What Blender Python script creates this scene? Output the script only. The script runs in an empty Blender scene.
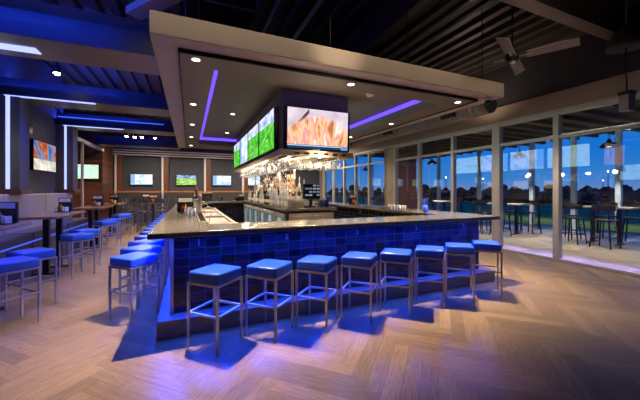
import bpy, bmesh, math, random
from mathutils import Vector, Matrix
random.seed(7)
C = bpy.context.scene.collection
PI = math.pi

# ------------------------------------------------------------------ materials
def lin(h):
    h = h.lstrip('#')
    out = []
    for i in (0, 2, 4):
        c = int(h[i:i+2], 16) / 255
        out.append(c/12.92 if c <= .04045 else ((c+.055)/1.055)**2.4)
    return (*out, 1)

class NT:
    def __init__(s, name):
        s.m = bpy.data.materials.new(name); s.m.use_nodes = True
        s.t = s.m.node_tree; s.t.nodes.clear()
        s.out = s.t.nodes.new('ShaderNodeOutputMaterial')
    def n(s, typ, **kw):
        nd = s.t.nodes.new('ShaderNode' + typ)
        for k, v in kw.items(): setattr(nd, k, v)
        return nd
    def put(s, sock, v):
        if hasattr(v, 'is_linked') or isinstance(v, bpy.types.NodeSocket): s.t.links.new(v, sock)
        else: sock.default_value = v
    def math(s, op, a, b=0.0, c=None):
        nd = s.n('Math', operation=op)
        s.put(nd.inputs[0], a); s.put(nd.inputs[1], b)
        if c is not None: s.put(nd.inputs[2], c)
        return nd.outputs[0]
    def mix(s, f, a, b):
        nd = s.n('Mix', data_type='RGBA')
        s.put(nd.inputs[0], f); s.put(nd.inputs[6], a); s.put(nd.inputs[7], b)
        return nd.outputs[2]
    def mixf(s, f, a, b):
        nd = s.n('Mix', data_type='FLOAT')
        s.put(nd.inputs[0], f); s.put(nd.inputs[2], a); s.put(nd.inputs[3], b)
        return nd.outputs[0]
    def ramp(s, f, stops, interp='LINEAR'):
        nd = s.n('ValToRGB'); cr = nd.color_ramp; cr.interpolation = interp
        while len(cr.elements) < len(stops): cr.elements.new(.5)
        for e, (p, c) in zip(cr.elements, stops): e.position = p; e.color = c
        s.put(nd.inputs[0], f)
        return nd.outputs[0]
    def noise(s, vec, scale, detail=3, rough=.5, dist=0):
        nd = s.n('TexNoise'); s.put(nd.inputs['Vector'], vec)
        nd.inputs['Scale'].default_value = scale; nd.inputs['Detail'].default_value = detail
        nd.inputs['Roughness'].default_value = rough; nd.inputs['Distortion'].default_value = dist
        return nd.outputs['Fac']
    def comb(s, x, y, z=0.0):
        nd = s.n('CombineXYZ')
        s.put(nd.inputs[0], x); s.put(nd.inputs[1], y); s.put(nd.inputs[2], z)
        return nd.outputs[0]
    def sep(s, v):
        nd = s.n('SeparateXYZ'); s.put(nd.inputs[0], v); return nd.outputs
    def coord(s, which='Object'):
        return s.n('TexCoord').outputs[which]
    def mapping(s, v, scale=(1, 1, 1), rot=(0, 0, 0)):
        nd = s.n('Mapping'); s.put(nd.inputs[0], v)
        nd.inputs['Scale'].default_value = scale; nd.inputs['Rotation'].default_value = rot
        return nd.outputs[0]
    def bsdf(s, col, rough=.5, metal=0.0, bump=None, bstr=.2, bdist=.01, coat=0.0, spec=.5):
        b = s.n('BsdfPrincipled')
        s.put(b.inputs['Base Color'], col); s.put(b.inputs['Roughness'], rough); s.put(b.inputs['Metallic'], metal)
        b.inputs['Coat Weight'].default_value = coat; b.inputs['Specular IOR Level'].default_value = spec
        if bump is not None:
            bp = s.n('Bump'); bp.inputs['Strength'].default_value = bstr; bp.inputs['Distance'].default_value = bdist
            s.put(bp.inputs['Height'], bump); s.t.links.new(bp.outputs[0], b.inputs['Normal'])
        s.t.links.new(b.outputs[0], s.out.inputs[0])
        return s.m
    def emit(s, col, strength):
        e = s.n('Emission'); s.put(e.inputs[0], col); s.put(e.inputs[1], strength)
        s.t.links.new(e.outputs[0], s.out.inputs[0])
        return s.m

def plain(name, hexc, rough=.5, metal=0.0, var=.12, scale=8, bstr=0.05, coat=0.0, spec=.5, stretch=(1, 1, 1)):
    """painted / moulded surface with slight mottling"""
    n = NT(name); c = lin(hexc)
    f = n.noise(n.mapping(n.coord(), stretch), scale, 4)
    lo = tuple(x*(1-var) for x in c[:3]) + (1,); hi = tuple(min(1, x*(1+var)) for x in c[:3]) + (1,)
    return n.bsdf(n.mix(f, lo, hi), rough, metal, bump=f, bstr=bstr, coat=coat, spec=spec)

def wood(name, dark, light, axis=0, scale=6, rough=.4, plank=0.0, coat=0.0):
    """grain along axis; plank > 0 draws boards of that height along z"""
    n = NT(name); v = n.coord()
    sc = [14, 14, 14]; sc[axis] = .9
    f = n.noise(n.mapping(v, tuple(sc)), scale*.25, 5, .6, .4)
    col = n.ramp(f, [(.25, lin(dark)), (.75, lin(light))])
    bump = f
    if plank:
        z = n.sep(v)[2]
        r = n.math('DIVIDE', z, plank); idx = n.math('FLOOR', r); fr = n.math('FRACT', r)
        wn = n.n('TexWhiteNoise', noise_dimensions='1D'); n.put(wn.inputs['W'], idx)
        tone = n.math('MULTIPLY_ADD', wn.outputs[0], .9, .5)
        hsv = n.n('HueSaturation'); n.put(hsv.inputs['Value'], tone); n.put(hsv.inputs['Color'], col)
        gap = n.math('LESS_THAN', fr, .06)
        col = n.mix(gap, hsv.outputs[0], (.006, .004, .003, 1))
    return n.bsdf(col, rough, 0, bump=bump, bstr=.12, coat=coat)

def herringbone(name, cols, w=.135, nlen=7, rough=.34):
    n = NT(name)
    p = n.sep(n.n('NewGeometry').outputs['Position'])
    s = .70710678 / w
    u = n.math('MULTIPLY', n.math('ADD', p[0], p[1]), s)
    v = n.math('MULTIPLY', n.math('SUBTRACT', p[1], p[0]), s)
    i = n.math('FLOOR', u); j = n.math('FLOOR', v)
    d = n.math('SUBTRACT', i, j)
    q = n.math('FLOOR', n.math('DIVIDE', d, 2*nlen))
    m = n.math('SUBTRACT', d, n.math('MULTIPLY', q, 2*nlen))
    isv = n.math('GREATER_THAN', m, nlen - .5)
    # horizontal board: row j, along u ; vertical: column i, along v
    fu = n.math('FRACT', u); fv = n.math('FRACT', v)
    al_h = n.math('ADD', m, fu)
    al_v = n.math('ADD', n.math('SUBTRACT', 2*nlen - 1, m), fv)
    along = n.mixf(isv, al_h, al_v)
    across = n.mixf(isv, fv, fu)
    row = n.mixf(isv, j, i)
    wn = n.n('TexWhiteNoise', noise_dimensions='3D'); n.put(wn.inputs['Vector'], n.comb(row, q, isv))
    r = wn.outputs[0]
    grain = n.noise(n.comb(n.math('MULTIPLY_ADD', along, .55, n.math('MULTIPLY', r, 37)), n.math('MULTIPLY', across, 5.5), n.math('MULTIPLY', r, 91)), 1.6, 6, .65, .8)
    col = n.ramp(grain, [(.2, lin(cols[0])), (.5, lin(cols[1])), (.85, lin(cols[2]))])
    hsv = n.n('HueSaturation'); n.put(hsv.inputs['Value'], n.math('MULTIPLY_ADD', r, .5, .76)); n.put(hsv.inputs['Color'], col)
    e1 = n.math('MINIMUM', across, n.math('SUBTRACT', 1, across))
    e2 = n.math('MINIMUM', along, n.math('SUBTRACT', nlen, along))
    gap = n.math('LESS_THAN', n.math('MINIMUM', e1, e2), .018)
    c2 = n.mix(n.math('MULTIPLY', gap, .4), hsv.outputs[0], lin('#2a1e16'))
    rg = n.math('MULTIPLY_ADD', grain, .2, rough - .1)
    return n.bsdf(c2, rg, 0, bump=n.math('SUBTRACT', grain, gap), bstr=.06, bdist=.004, spec=.45)

def tile_mat(name):
    n = NT(name)
    g = n.n('NewGeometry'); p = n.sep(g.outputs['Position']); nm = n.sep(g.outputs['Normal'])
    side = n.math('GREATER_THAN', n.math('ABSOLUTE', nm[0]), .5)
    h = n.mixf(side, p[0], p[1])
    a = n.math('DIVIDE', n.math('ADD', h, 40), .166); b = n.math('DIVIDE', n.math('SUBTRACT', p[2], .19), .1)
    wn = n.n('TexWhiteNoise', noise_dimensions='3D'); n.put(wn.inputs['Vector'], n.comb(n.math('FLOOR', a), n.math('FLOOR', b), side))
    col = n.ramp(wn.outputs[0], [(0, lin('#0a0b14')), (.3, lin('#111425')), (.75, lin('#191d34')), (1, lin('#262b44'))])
    fa = n.math('FRACT', a); fb = n.math('FRACT', b)
    ga = n.math('LESS_THAN', n.math('MINIMUM', fa, n.math('SUBTRACT', 1, fa)), .022)
    gb = n.math('LESS_THAN', n.math('MINIMUM', fb, n.math('SUBTRACT', 1, fb)), .036)
    gr = n.math('MAXIMUM', ga, gb)
    col = n.mix(gr, col, lin('#34374a'))
    return n.bsdf(col, n.mixf(gr, .22, .8), 0, bump=n.math('SUBTRACT', 1, gr), bstr=.3, bdist=.004)

def glass_mat(name, tint=(.93, .96, 1, 1), rough=.0, mul=1.0, ior=1.5):
    n = NT(name)
    fr = n.n('LayerWeight'); fr.inputs[0].default_value = .5
    f = n.math('MULTIPLY', n.math('MULTIPLY_ADD', n.math('POWER', fr.outputs['Facing'], 5), .96, .04), mul)
    t = n.n('BsdfTransparent'); t.inputs[0].default_value = tint
    g = n.n('BsdfGlossy'); g.inputs['Roughness'].default_value = rough
    mx = n.n('MixShader'); n.put(mx.inputs[0], f)
    n.t.links.new(t.outputs[0], mx.inputs[1]); n.t.links.new(g.outputs[0], mx.inputs[2])
    n.t.links.new(mx.outputs[0], n.out.inputs[0])
    return n.m

def clear_mat(name, tint, body=.25):
    """tumblers and stemware: bright glass with some white body"""
    n = NT(name)
    fr = n.n('LayerWeight'); fr.inputs[0].default_value = .55
    t = n.n('BsdfTransparent'); t.inputs[0].default_value = tint
    b = n.n('BsdfPrincipled'); b.inputs['Base Color'].default_value = (.8, .82, .86, 1); b.inputs['Roughness'].default_value = .08
    mx = n.n('MixShader'); n.put(mx.inputs[0], n.math('MULTIPLY_ADD', fr.outputs['Facing'], 1 - body, body*.6))
    n.t.links.new(t.outputs[0], mx.inputs[1]); n.t.links.new(b.outputs[0], mx.inputs[2])
    n.t.links.new(mx.outputs[0], n.out.inputs[0])
    return n.m

def screen(name, kind, strength=1.6, seed=0.0):
    n = NT(name)
    g = n.sep(n.coord('Generated')); x, z = g[0], g[2]
    if kind == 'ball':
        cx_ = n.math('ABSOLUTE', n.math('SUBTRACT', x, .52))
        bend = n.math('MULTIPLY', n.math('SUBTRACT', x, .52), n.math('MULTIPLY_ADD', z, -.35, 1.25))
        fing = n.noise(n.comb(n.math('MULTIPLY', bend, 5.5), n.math('MULTIPLY', z, .9), seed), 1.15, 3, .5, .25)
        col = n.ramp(fing, [(.3, lin('#8a5030')), (.4, lin('#c8824c')), (.47, lin('#eebc98')), (.53, lin('#dc7c78')), (.6, lin('#f6dcd4')), (.7, lin('#e8a070'))])
        arch = n.math('ADD', z, n.math('MULTIPLY', n.math('MULTIPLY', cx_, cx_), 1.3))
        arch = n.math('MULTIPLY_ADD', n.noise(n.comb(x, z, 2), 5), .12, arch)
        bgc = n.mix(n.noise(n.comb(x, z, 4), 3), lin('#8c7c92'), lin('#efdfe6'))
        dark = n.math('LESS_THAN', n.math('ABSOLUTE', n.math('SUBTRACT', n.math('MULTIPLY_ADD', x, 1.9, .3), z)), .055)
        bgc = n.mix(n.math('MULTIPLY', dark, n.math('LESS_THAN', x, .34)), bgc, lin('#5a3c34'))
        col = n.mix(n.ramp(arch, [(.80, (0, 0, 0, 1)), (.95, (1, 1, 1, 1))]), col, bgc)
        bar = n.math('LESS_THAN', z, .1)
        line = n.math('LESS_THAN', n.math('ABSOLUTE', n.math('SUBTRACT', z, .075)), .012)
        band = n.mix(line, lin('#20344e'), lin('#9cc0dc'))
        band = n.mix(n.math('GREATER_THAN', x, .88), band, lin('#5c86b4'))
        col = n.mix(bar, col, band)
    elif kind == 'field':
        nz = n.noise(n.comb(n.math('MULTIPLY', x, 1.2), z, seed), 3.2, 3)
        grass = n.ramp(n.noise(n.comb(n.math('MULTIPLY', x, 3), n.math('MULTIPLY', z, 1.4), seed), 2.4, 2), [(.3, lin('#2f9a1e')), (.6, lin('#63d23a')), (.8, lin('#8ae25c'))])
        crowd = n.ramp(nz, [(.3, lin('#3a66c8')), (.5, lin('#e8f0ff')), (.7, lin('#7a9ae8'))])
        top = n.math('GREATER_THAN', n.math('MULTIPLY_ADD', nz, .22, z), .8)
        col = n.mix(top, grass, crowd)
        diag = n.math('ABSOLUTE', n.math('SUBTRACT', n.math('MULTIPLY_ADD', x, -.5, z), .17))
        col = n.mix(n.math('LESS_THAN', diag, .02 if seed < 3 else -1), col, lin('#a8e0a0'))
        sp = n.noise(n.comb(n.math('MULTIPLY', x, 1.8), z, seed + 3), 9, 0)
        col = n.mix(n.math('GREATER_THAN', sp, .74), col, lin('#f0f4ff'))
    elif kind == 'studio':
        nz = n.noise(n.comb(x, n.math('MULTIPLY', z, .7), seed), 3.6, 3)
        col = n.ramp(nz, [(.25, lin('#7aa8d8')), (.45, lin('#cfe6f4')), (.6, lin('#ffffff')), (.8, lin('#a8d0c8'))])
        col = n.mix(n.math('LESS_THAN', x, .2), col, lin('#88b4e4'))
        col = n.mix(n.math('LESS_THAN', z, .1), col, lin('#b8cce0'))
    elif kind == 'crowd':
        nz = n.noise(n.comb(n.math('MULTIPLY_ADD', z, .25, x), n.math('MULTIPLY', z, .45), seed), 4.2, 3)
        col = n.ramp(nz, [(.3, lin('#2c5a9a')), (.42, lin('#5a86b8')), (.52, lin('#c86a3c')), (.62, lin('#8a3a2c')), (.75, lin('#e0b890'))])
        col = n.mix(n.math('LESS_THAN', z, .38), col, n.ramp(nz, [(.3, lin('#a09a88')), (.7, lin('#e8e4d8'))]))
    elif kind == 'pale':
        nz = n.noise(n.comb(x, z, seed), 4.2, 3)
        col = n.ramp(nz, [(.3, lin('#a8dca0')), (.5, lin('#d8f4dc')), (.65, lin('#b8e8f4')), (.85, lin('#ffffff'))])
    elif kind == 'meadow':
        nz = n.noise(n.comb(x, n.math('MULTIPLY', z, 2), seed), 5, 2)
        col = n.ramp(nz, [(.35, lin('#6cae3c')), (.55, lin('#a8d060')), (.7, lin('#f0f0e0'))])
        col = n.mix(n.math('GREATER_THAN', z, .68), col, n.ramp(nz, [(.4, lin('#2456a8')), (.65, lin('#bcd4f0'))]))
    elif kind == 'menu':
        a = n.math('FRACT', n.math('MULTIPLY', x, 4)); b = n.math('FRACT', n.math('MULTIPLY', z, 4))
        cell = n.math('MULTIPLY', n.math('GREATER_THAN', a, .2), n.math('GREATER_THAN', b, .45))
        wn = n.n('TexWhiteNoise', noise_dimensions='2D')
        n.put(wn.inputs['Vector'], n.comb(n.math('FLOOR', n.math('MULTIPLY', x, 4)), n.math('FLOOR', n.math('MULTIPLY', z, 4))))
        on = n.math('MULTIPLY', cell, n.math('GREATER_THAN', wn.outputs[0], .45))
        col = n.mix(on, lin('#10141c'), n.mix(wn.outputs[0], lin('#4a5a70'), lin('#c0ccd8')))
    return n.emit(col, strength)

def led(name, rgb, strength):
    return NT(name).emit((*rgb, 1), strength)

M = {}
M['floor'] = herringbone('oak herringbone boards', ('#5e4a32', '#8c7350', '#aa9060'))
M['patio'] = herringbone('pale patio boards', ('#5e5648', '#8a8070', '#a39880'), rough=.3)
M['deck'] = plain('charcoal roof deck paint', '#3c3430', .5, .2)
M['darkwall'] = plain('charcoal wall paint', '#332f2e', .7)
M['greywall'] = plain('grey plaster', '#4c484a', .75, scale=3, bstr=.15)
M['navywall'] = plain('slate blue wall paint', '#32343d', .65, scale=2)
M['beige'] = plain('warm taupe paint', '#a08d77', .6, scale=3)
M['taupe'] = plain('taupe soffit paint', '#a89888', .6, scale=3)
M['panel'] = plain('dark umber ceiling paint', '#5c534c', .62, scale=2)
M['groove'] = plain('black shadow gap paint', '#16120f', .8)
M['alu'] = plain('white aluminium frame', '#c4beb6', .38, .3, var=.05)
M['steelbeam'] = plain('dark steel paint', '#232327', .42, .5, var=.2)
M['brushed'] = plain('brushed umber metal cladding', '#7a6c64', .33, .65, scale=5, stretch=(.4, 9, 9), bstr=.1)
M['woodwall'] = wood('reclaimed plank wall', '#2c160d', '#6a3c24', 0, 5, .5, plank=.14)
M['woodpost'] = wood('walnut post', '#3a1e12', '#7c4a30', 2, 6, .42)
M['tablewood'] = wood('amber oak table top', '#6a4426', '#b08458', 1, 6, .28, coat=.4)
M['boothwood'] = wood('orange oak booth back', '#7a4422', '#b8763e', 0, 5, .4)
M['stone'] = None
n = NT('taupe stone worktop'); v = n.coord()
f = n.noise(v, 60, 4, .6); f2 = n.noise(v, 5, 4)
M['stone'] = n.bsdf(n.mix(f2, n.ramp(f, [(.3, lin('#3a3630')), (.7, lin('#676058'))]), n.ramp(f, [(.3, lin('#48433c')), (.7, lin('#777068'))])), .2, 0, bump=f, bstr=.02)
M['tile'] = tile_mat('navy glazed tiles')
M['ledge'] = plain('grey painted foot ledge', '#8c898c', .5)
M['vinyl'] = plain('blue vinyl upholstery', '#2a58b8', .34, 0, var=.06, scale=40, bstr=.06, coat=.15)
M['chrome'] = plain('brushed nickel tube', '#e0dad4', .3, .85, var=.05)
M['steel'] = plain('stainless steel', '#b4a898', .34, .55, var=.1, scale=4, stretch=(1, 8, 8))
M['blackmetal'] = plain('black powder coated metal', '#141416', .45, .3)
M['black'] = plain('black plastic', '#0c0c0e', .35)
M['bezel'] = plain('glossy black bezel', '#08080a', .25)
M['leather'] = plain('pale grey leather', '#a79c98', .42, 0, var=.05, scale=20, bstr=.1)
M['seatleather'] = plain('dark banquette base vinyl', '#3e3a4c', .4, scale=9)
M['white'] = plain('white plastic', '#d8d6d2', .4, var=.04)
M['cream'] = plain('cream painted pole', '#c9c2ba', .45)
M['duct'] = plain('galvanised spiral duct', '#77706e', .42, .45, var=.12)
M['fanblade'] = plain('grey fan blade paint', '#8a8480', .4, .1)
M['towergrey'] = plain('mid grey tower cladding', '#857b76', .5)
M['trimtan'] = plain('tan tower trim', '#b8a488', .5)
M['bluegrey'] = plain('blue grey painted post', '#a4bcd4', .4, .1)
M['glasspane'] = glass_mat('window glass', mul=2.2)
M['coolerglass'] = glass_mat('cooler door glass', (.8, .95, 1, 1), mul=1.2)
M['stemware'] = clear_mat('clear stemware glass', (.92, .94, .96, 1))
M['amberglass'] = clear_mat('amber bottle glass', (.75, .4, .1, 1), .2)
M['greenglass'] = clear_mat('green bottle glass', (.15, .4, .15, 1), .2)
M['amberliq'] = plain('whisky amber', '#a8641c', .12, coat=.6)
M['greenliq'] = plain('bottle green', '#1c4a26', .12, coat=.6)
M['clearliq'] = plain('gin clear bottle', '#b8bcc0', .1, coat=.6)
M['darkliq'] = plain('dark rum bottle', '#2a1410', .12, coat=.6)
M['redliq'] = plain('red aperitif bottle', '#9a2a20', .12, coat=.6)
M['paper'] = plain('paper label', '#d8cfb8', .7)
M['gold'] = plain('brass cap', '#c8962e', .3, .9)
M['red'] = plain('red plastic', '#a0281c', .35)
M['mustard'] = plain('mustard plastic', '#c89a28', .35)
M['napkin'] = plain('white paper napkins', '#e0dcd4', .8)
M['bluebottle'] = plain('blue bottle', '#2a48c8', .15, coat=.5)
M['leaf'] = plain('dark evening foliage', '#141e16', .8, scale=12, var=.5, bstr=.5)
M['bark'] = plain('bark', '#2c221a', .9)
M['lawn'] = plain('lawn at dusk', '#5a7a30', .9, scale=3, var=.35)
M['asphalt'] = plain('dark ground', '#20262c', .85, scale=.5, var=.3)
M['green_led'] = led('warm lamp glow', (1, .82, .55), 6)
M['dl'] = led('downlight lens', (1, .83, .6), 12)
M['spot'] = led('track spot lens', (1, .78, .48), 40)
M['led_blue'] = led('ice blue light strip', (.36, .42, 1), 1.75)
M['led_deep'] = led('deep blue light strip', (.02, .07, 1), 6)
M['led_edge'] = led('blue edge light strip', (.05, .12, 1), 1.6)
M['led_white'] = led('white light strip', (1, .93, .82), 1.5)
M['led_violet'] = led('violet light strip', (.13, .06, 1), 2.0)
M['lampglow'] = led('street lamp globe', (1, .85, .7), 14)
M['pinkglow'] = led('pink street light globe', (1, .4, .45), 10)
M['coolerglow'] = led('cooler interior glow', (.6, .85, 1), .75)
M['amberglow'] = led('amber back bar light panel', (1, .72, .35), 1.3)

# ------------------------------------------------------------------ mesh helpers
class MB:
    def __init__(s): s.bm = bmesh.new()
    def box(s, x0, x1, y0, y1, z0, z1, rot=None):
        vs = [Vector((x, y, z)) for z in (z0, z1) for y in (y0, y1) for x in (x0, x1)]
        if rot is not None: vs = [rot @ v for v in vs]
        v = [s.bm.verts.new(p) for p in vs]
        for f in ((0, 2, 3, 1), (4, 5, 7, 6), (0, 1, 5, 4), (2, 6, 7, 3), (0, 4, 6, 2), (1, 3, 7, 5)):
            s.bm.faces.new([v[k] for k in f])
        return s
    def bar(s, p, q, w, h=None, up=Vector((0, 0, 1))):
        p, q = Vector(p), Vector(q); h = h or w
        d = (q - p).normalized(); a = d.cross(up)
        if a.length < 1e-4: a = d.cross(Vector((1, 0, 0)))
        a.normalize(); b = a.cross(d)
        v = []
        for c in (p, q):
            for sa, sb in ((-1, -1), (1, -1), (1, 1), (-1, 1)):
                v.append(s.bm.verts.new(c + a*sa*w/2 + b*sb*h/2))
        s.bm.faces.new(v[:4]); s.bm.faces.new(v[4:][::-1])
        for k in range(4): s.bm.faces.new([v[k], v[(k+1) % 4], v[4+(k+1) % 4], v[4+k]][::-1])
        return s
    def tube(s, pts, r, n=10, cap=True):
        pts = [Vector(p) for p in pts]; rings = []
        rr = r if isinstance(r, (list, tuple)) else [r]*len(pts)
        for k, p in enumerate(pts):
            d = (pts[min(k+1, len(pts)-1)] - pts[max(k-1, 0)]).normalized()
            a = d.cross(Vector((0, 0, 1)))
            if a.length < 1e-3: a = d.cross(Vector((1, 0, 0)))
            a.normalize(); b = d.cross(a)
            rings.append([s.bm.verts.new(p + (a*math.cos(t) + b*math.sin(t))*rr[k]) for t in [2*PI*i/n for i in range(n)]])
        for A, B in zip(rings, rings[1:]):
            for i in range(n):
                f = s.bm.faces.new([A[i], A[(i+1) % n], B[(i+1) % n], B[i]]); f.smooth = True
        if cap: s.bm.faces.new(rings[0][::-1]); s.bm.faces.new(rings[-1])
        return s
    def lathe(s, prof, c=(0, 0, 0), n=16, cap=True):
        c = Vector(c); rings = []
        for r, z in prof:
            rings.append([s.bm.verts.new(c + Vector((r*math.cos(2*PI*i/n), r*math.sin(2*PI*i/n), z))) for i in range(n)])
        for A, B in zip(rings, rings[1:]):
            for i in range(n):
                f = s.bm.faces.new([A[i], A[(i+1) % n], B[(i+1) % n], B[i]]); f.smooth = True
        if cap:
            s.bm.faces.new(rings[0][::-1]); s.bm.faces.new(rings[-1])
        return s
    def prism(s, poly, z0, z1):
        a = [s.bm.verts.new((x, y, z0)) for x, y in poly]; b = [s.bm.verts.new((x, y, z1)) for x, y in poly]
        s.bm.faces.new(a[::-1]); s.bm.faces.new(b); k = len(poly)
        for i in range(k): s.bm.faces.new([a[i], a[(i+1) % k], b[(i+1) % k], b[i]])
        return s
    def ring(s, o, i, z0, z1):
        """rectangular ring o/i = (x0,x1,y0,y1)"""
        def loop(r, z): return [s.bm.verts.new((x, y, z)) for x, y in ((r[0], r[2]), (r[1], r[2]), (r[1], r[3]), (r[0], r[3]))]
        ob, ib, ot, it = loop(o, z0), loop(i, z0), loop(o, z1), loop(i, z1)
        for k in range(4):
            l = (k+1) % 4
            s.bm.faces.new([ot[k], ot[l], it[l], it[k]]); s.bm.faces.new([ob[l], ob[k], ib[k], ib[l]])
            s.bm.faces.new([ob[k], ob[l], ot[l], ot[k]]); s.bm.faces.new([ib[l], ib[k], it[k], it[l]])
        return s
    def build(s, name, mat, parent=None, bevel=0, seg=2, loc=None, rotz=0, subsurf=0):
        bmesh.ops.recalc_face_normals(s.bm, faces=s.bm.faces)
        me = bpy.data.meshes.new(name); s.bm.to_mesh(me); s.bm.free()
        o = bpy.data.objects.new(name, me); C.objects.link(o)
        if mat is not None: me.materials.append(M[mat] if isinstance(mat, str) else mat)
        if parent is not None: o.parent = parent
        if loc: o.location = loc
        o.rotation_euler.z = rotz
        if bevel:
            m = o.modifiers.new('soft edge', 'BEVEL'); m.width = bevel; m.segments = seg; m.limit_method = 'ANGLE'
            for p in me.polygons: p.use_smooth = True
            me.set_sharp_from_angle(angle=math.radians(40)) if hasattr(me, 'set_sharp_from_angle') else None
        if subsurf:
            m = o.modifiers.new('smooth', 'SUBSURF'); m.levels = subsurf; m.render_levels = subsurf
            for p in me.polygons: p.use_smooth = True
        return o

def thing(name, label, cat, loc=(0, 0, 0), rotz=0, group=None):
    o = bpy.data.objects.new(name, None); C.objects.link(o); o.empty_display_size = .1
    o.location = loc; o.rotation_euler = (0, 0, rotz)
    return tag(o, label, cat, group)
def tag(o, label, cat, group=None):
    o['label'] = label; o['category'] = cat
    if group: o['group'] = group
    return o
def struct(o):
    o['kind'] = 'structure'; return o
def dup(root, loc, rotz=0, label=None, group=None, scale=None):
    r = root.copy(); C.objects.link(r); r.location = loc; r.rotation_euler = (0, 0, rotz)
    if scale: r.scale = scale
    if label: r['label'] = label
    if group: r['group'] = group
    for ch in list(root.children):
        c = ch.copy(); C.objects.link(c); c.parent = r
        for g in list(ch.children):
            d = g.copy(); C.objects.link(d); d.parent = c
    return r
ORD = ['first', 'second', 'third', 'fourth', 'fifth', 'sixth', 'seventh', 'eighth', 'ninth', 'tenth', 'eleventh', 'twelfth', 'thirteenth', 'fourteenth', 'fifteenth']

# ------------------------------------------------------------------ camera
H = 1.55; YAW = math.radians(23.5)
cam = bpy.data.cameras.new('camera'); co = bpy.data.objects.new('camera', cam); C.objects.link(co)
cam.sensor_width = 36; cam.lens = 301*36/640; cam.shift_y = -10/640; cam.clip_start = .05; cam.clip_end = 400
co.location = (0, 0, H); co.rotation_euler = (PI/2, 0, -YAW)
bpy.context.scene.camera = co

XL, XR, YB, YF = -3.28, 7.375, 17.0, -3.5     # left wall, window wall, far wall, wall behind the camera
ZD = 4.72                                      # underside of the roof deck

# ------------------------------------------------------------------ room shell
struct(MB().box(-6.2, XR + .12, YF, YB + .2, -.12, 0).build('floor', 'floor'))
b = MB(); x = -6.2; pitch = .33
pr = []
while x < XR + .3:
    pr += [(x, ZD), (x + .12, ZD), (x + .16, ZD + .09), (x + .29, ZD + .09)]; x += pitch
lo = [[b.bm.verts.new((px, y, pz)) for px, pz in pr] for y in (YF, YB + .2)]
for k in range(len(pr) - 1): b.bm.faces.new([lo[0][k], lo[0][k+1], lo[1][k+1], lo[1][k]])
hi = [[b.bm.verts.new((px, y, ZD + .2)) for px in (pr[0][0], pr[-1][0])] for y in (YF, YB + .2)]
b.bm.faces.new([hi[0][0], hi[0][1], hi[1][1], hi[1][0]])
struct(b.build('ceiling', 'deck'))
# left wall up to the alcove, alcove walls
struct(MB().box(XL - .15, XL, YF, 10.75, 0, ZD).build('wall_left', 'greywall'))
b = MB(); b.box(-6.2, XL, 15.0, 15.15, 0, ZD); b.box(XL - .15, XL, 15.15, YB, 0, ZD); b.box(-6.2, -6.05, 10.6, 15, 0, ZD); b.box(-6.2, XL - .15, 10.6, 10.75, 0, ZD)
struct(b.build('wall_alcove', 'woodwall'))
struct(MB().box(XL - .2, XR + .2, YB, YB + .15, 0, ZD).build('wall_back', 'navywall'))
struct(MB().box(XL - .2, XR + .2, YF - .15, YF, 0, ZD).build('wall_front', 'darkwall'))
# right wall: bulkhead, upper wall, piers
struct(MB().box(XR, XR + .22, YF, YB, 3.68, ZD).build('wall_right', 'darkwall'))
b = MB(); b.box(XR - .06, XR + .22, YF, YB, 3.27, 3.68); b.box(XR - .02, XR + .2, 9.63, 10.17, 0, 3.27); b.box(XR - .02, XR + .2, 16.45, YB, 0, 3.27); b.box(XR - .02, XR + .2, YF, -1.6, 0, 3.27)
struct(b.build('trim_1', 'beige'))
struct(MB().box(XR - .09, XR + .02, YF, YB, 3.23, 3.29).build('trim_2', 'alu'))

# windows: one unit between each pair of mullions
def window(k, y0, y1, m0=.09, ztr=2.71):
    t = bpy.data.objects.new('window_%d' % k, None); C.objects.link(t); t.location = (XR, y0, 0); struct(t)
    L = y1 - y0
    fr = MB(); fr.box(-.05, .09, -m0/2, m0/2, 0, 3.24); fr.box(-.03, .07, m0/2, L - .045, 0, .06); fr.box(-.03, .07, m0/2, L - .045, 3.18, 3.24)
    fr.build('window_frame', 'alu', t, .008)
    MB().box(-.035, .07, m0/2, L - .04, ztr - .035, ztr + .035).build('transom', 'alu', t)
    MB().box(.012, .022, m0/2, L - .03, .06, ztr - .035).build('lower_pane', 'glasspane', t)
    MB().box(.012, .022, m0/2, L - .03, ztr + .035, 3.18).build('upper_pane', 'glasspane', t)
    return t
ys = [(-1.6, -.2, .09), (-.2, 1.17, .09), (1.17, 2.57, .09), (2.57, 3.97, .09), (3.97, 5.37, .12), (5.37, 6.79, .22), (6.79, 8.25, .1), (8.25, 9.6, .1), (10.2, 11.45, .08), (11.45, 12.65, .08), (12.65, 13.8, .08), (13.8, 15.1, .08), (15.1, 16.42, .08)]
for k, (a, c, m) in enumerate(ys): window(k + 1, a, c, m)
b = MB()
for y in (9.59, 10.21, 16.42): b.box(XR - .05, XR + .09, y - .04, y + .04, 0, 3.24)
struct(b.build('trim_3', 'alu', bevel=.008))

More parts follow.
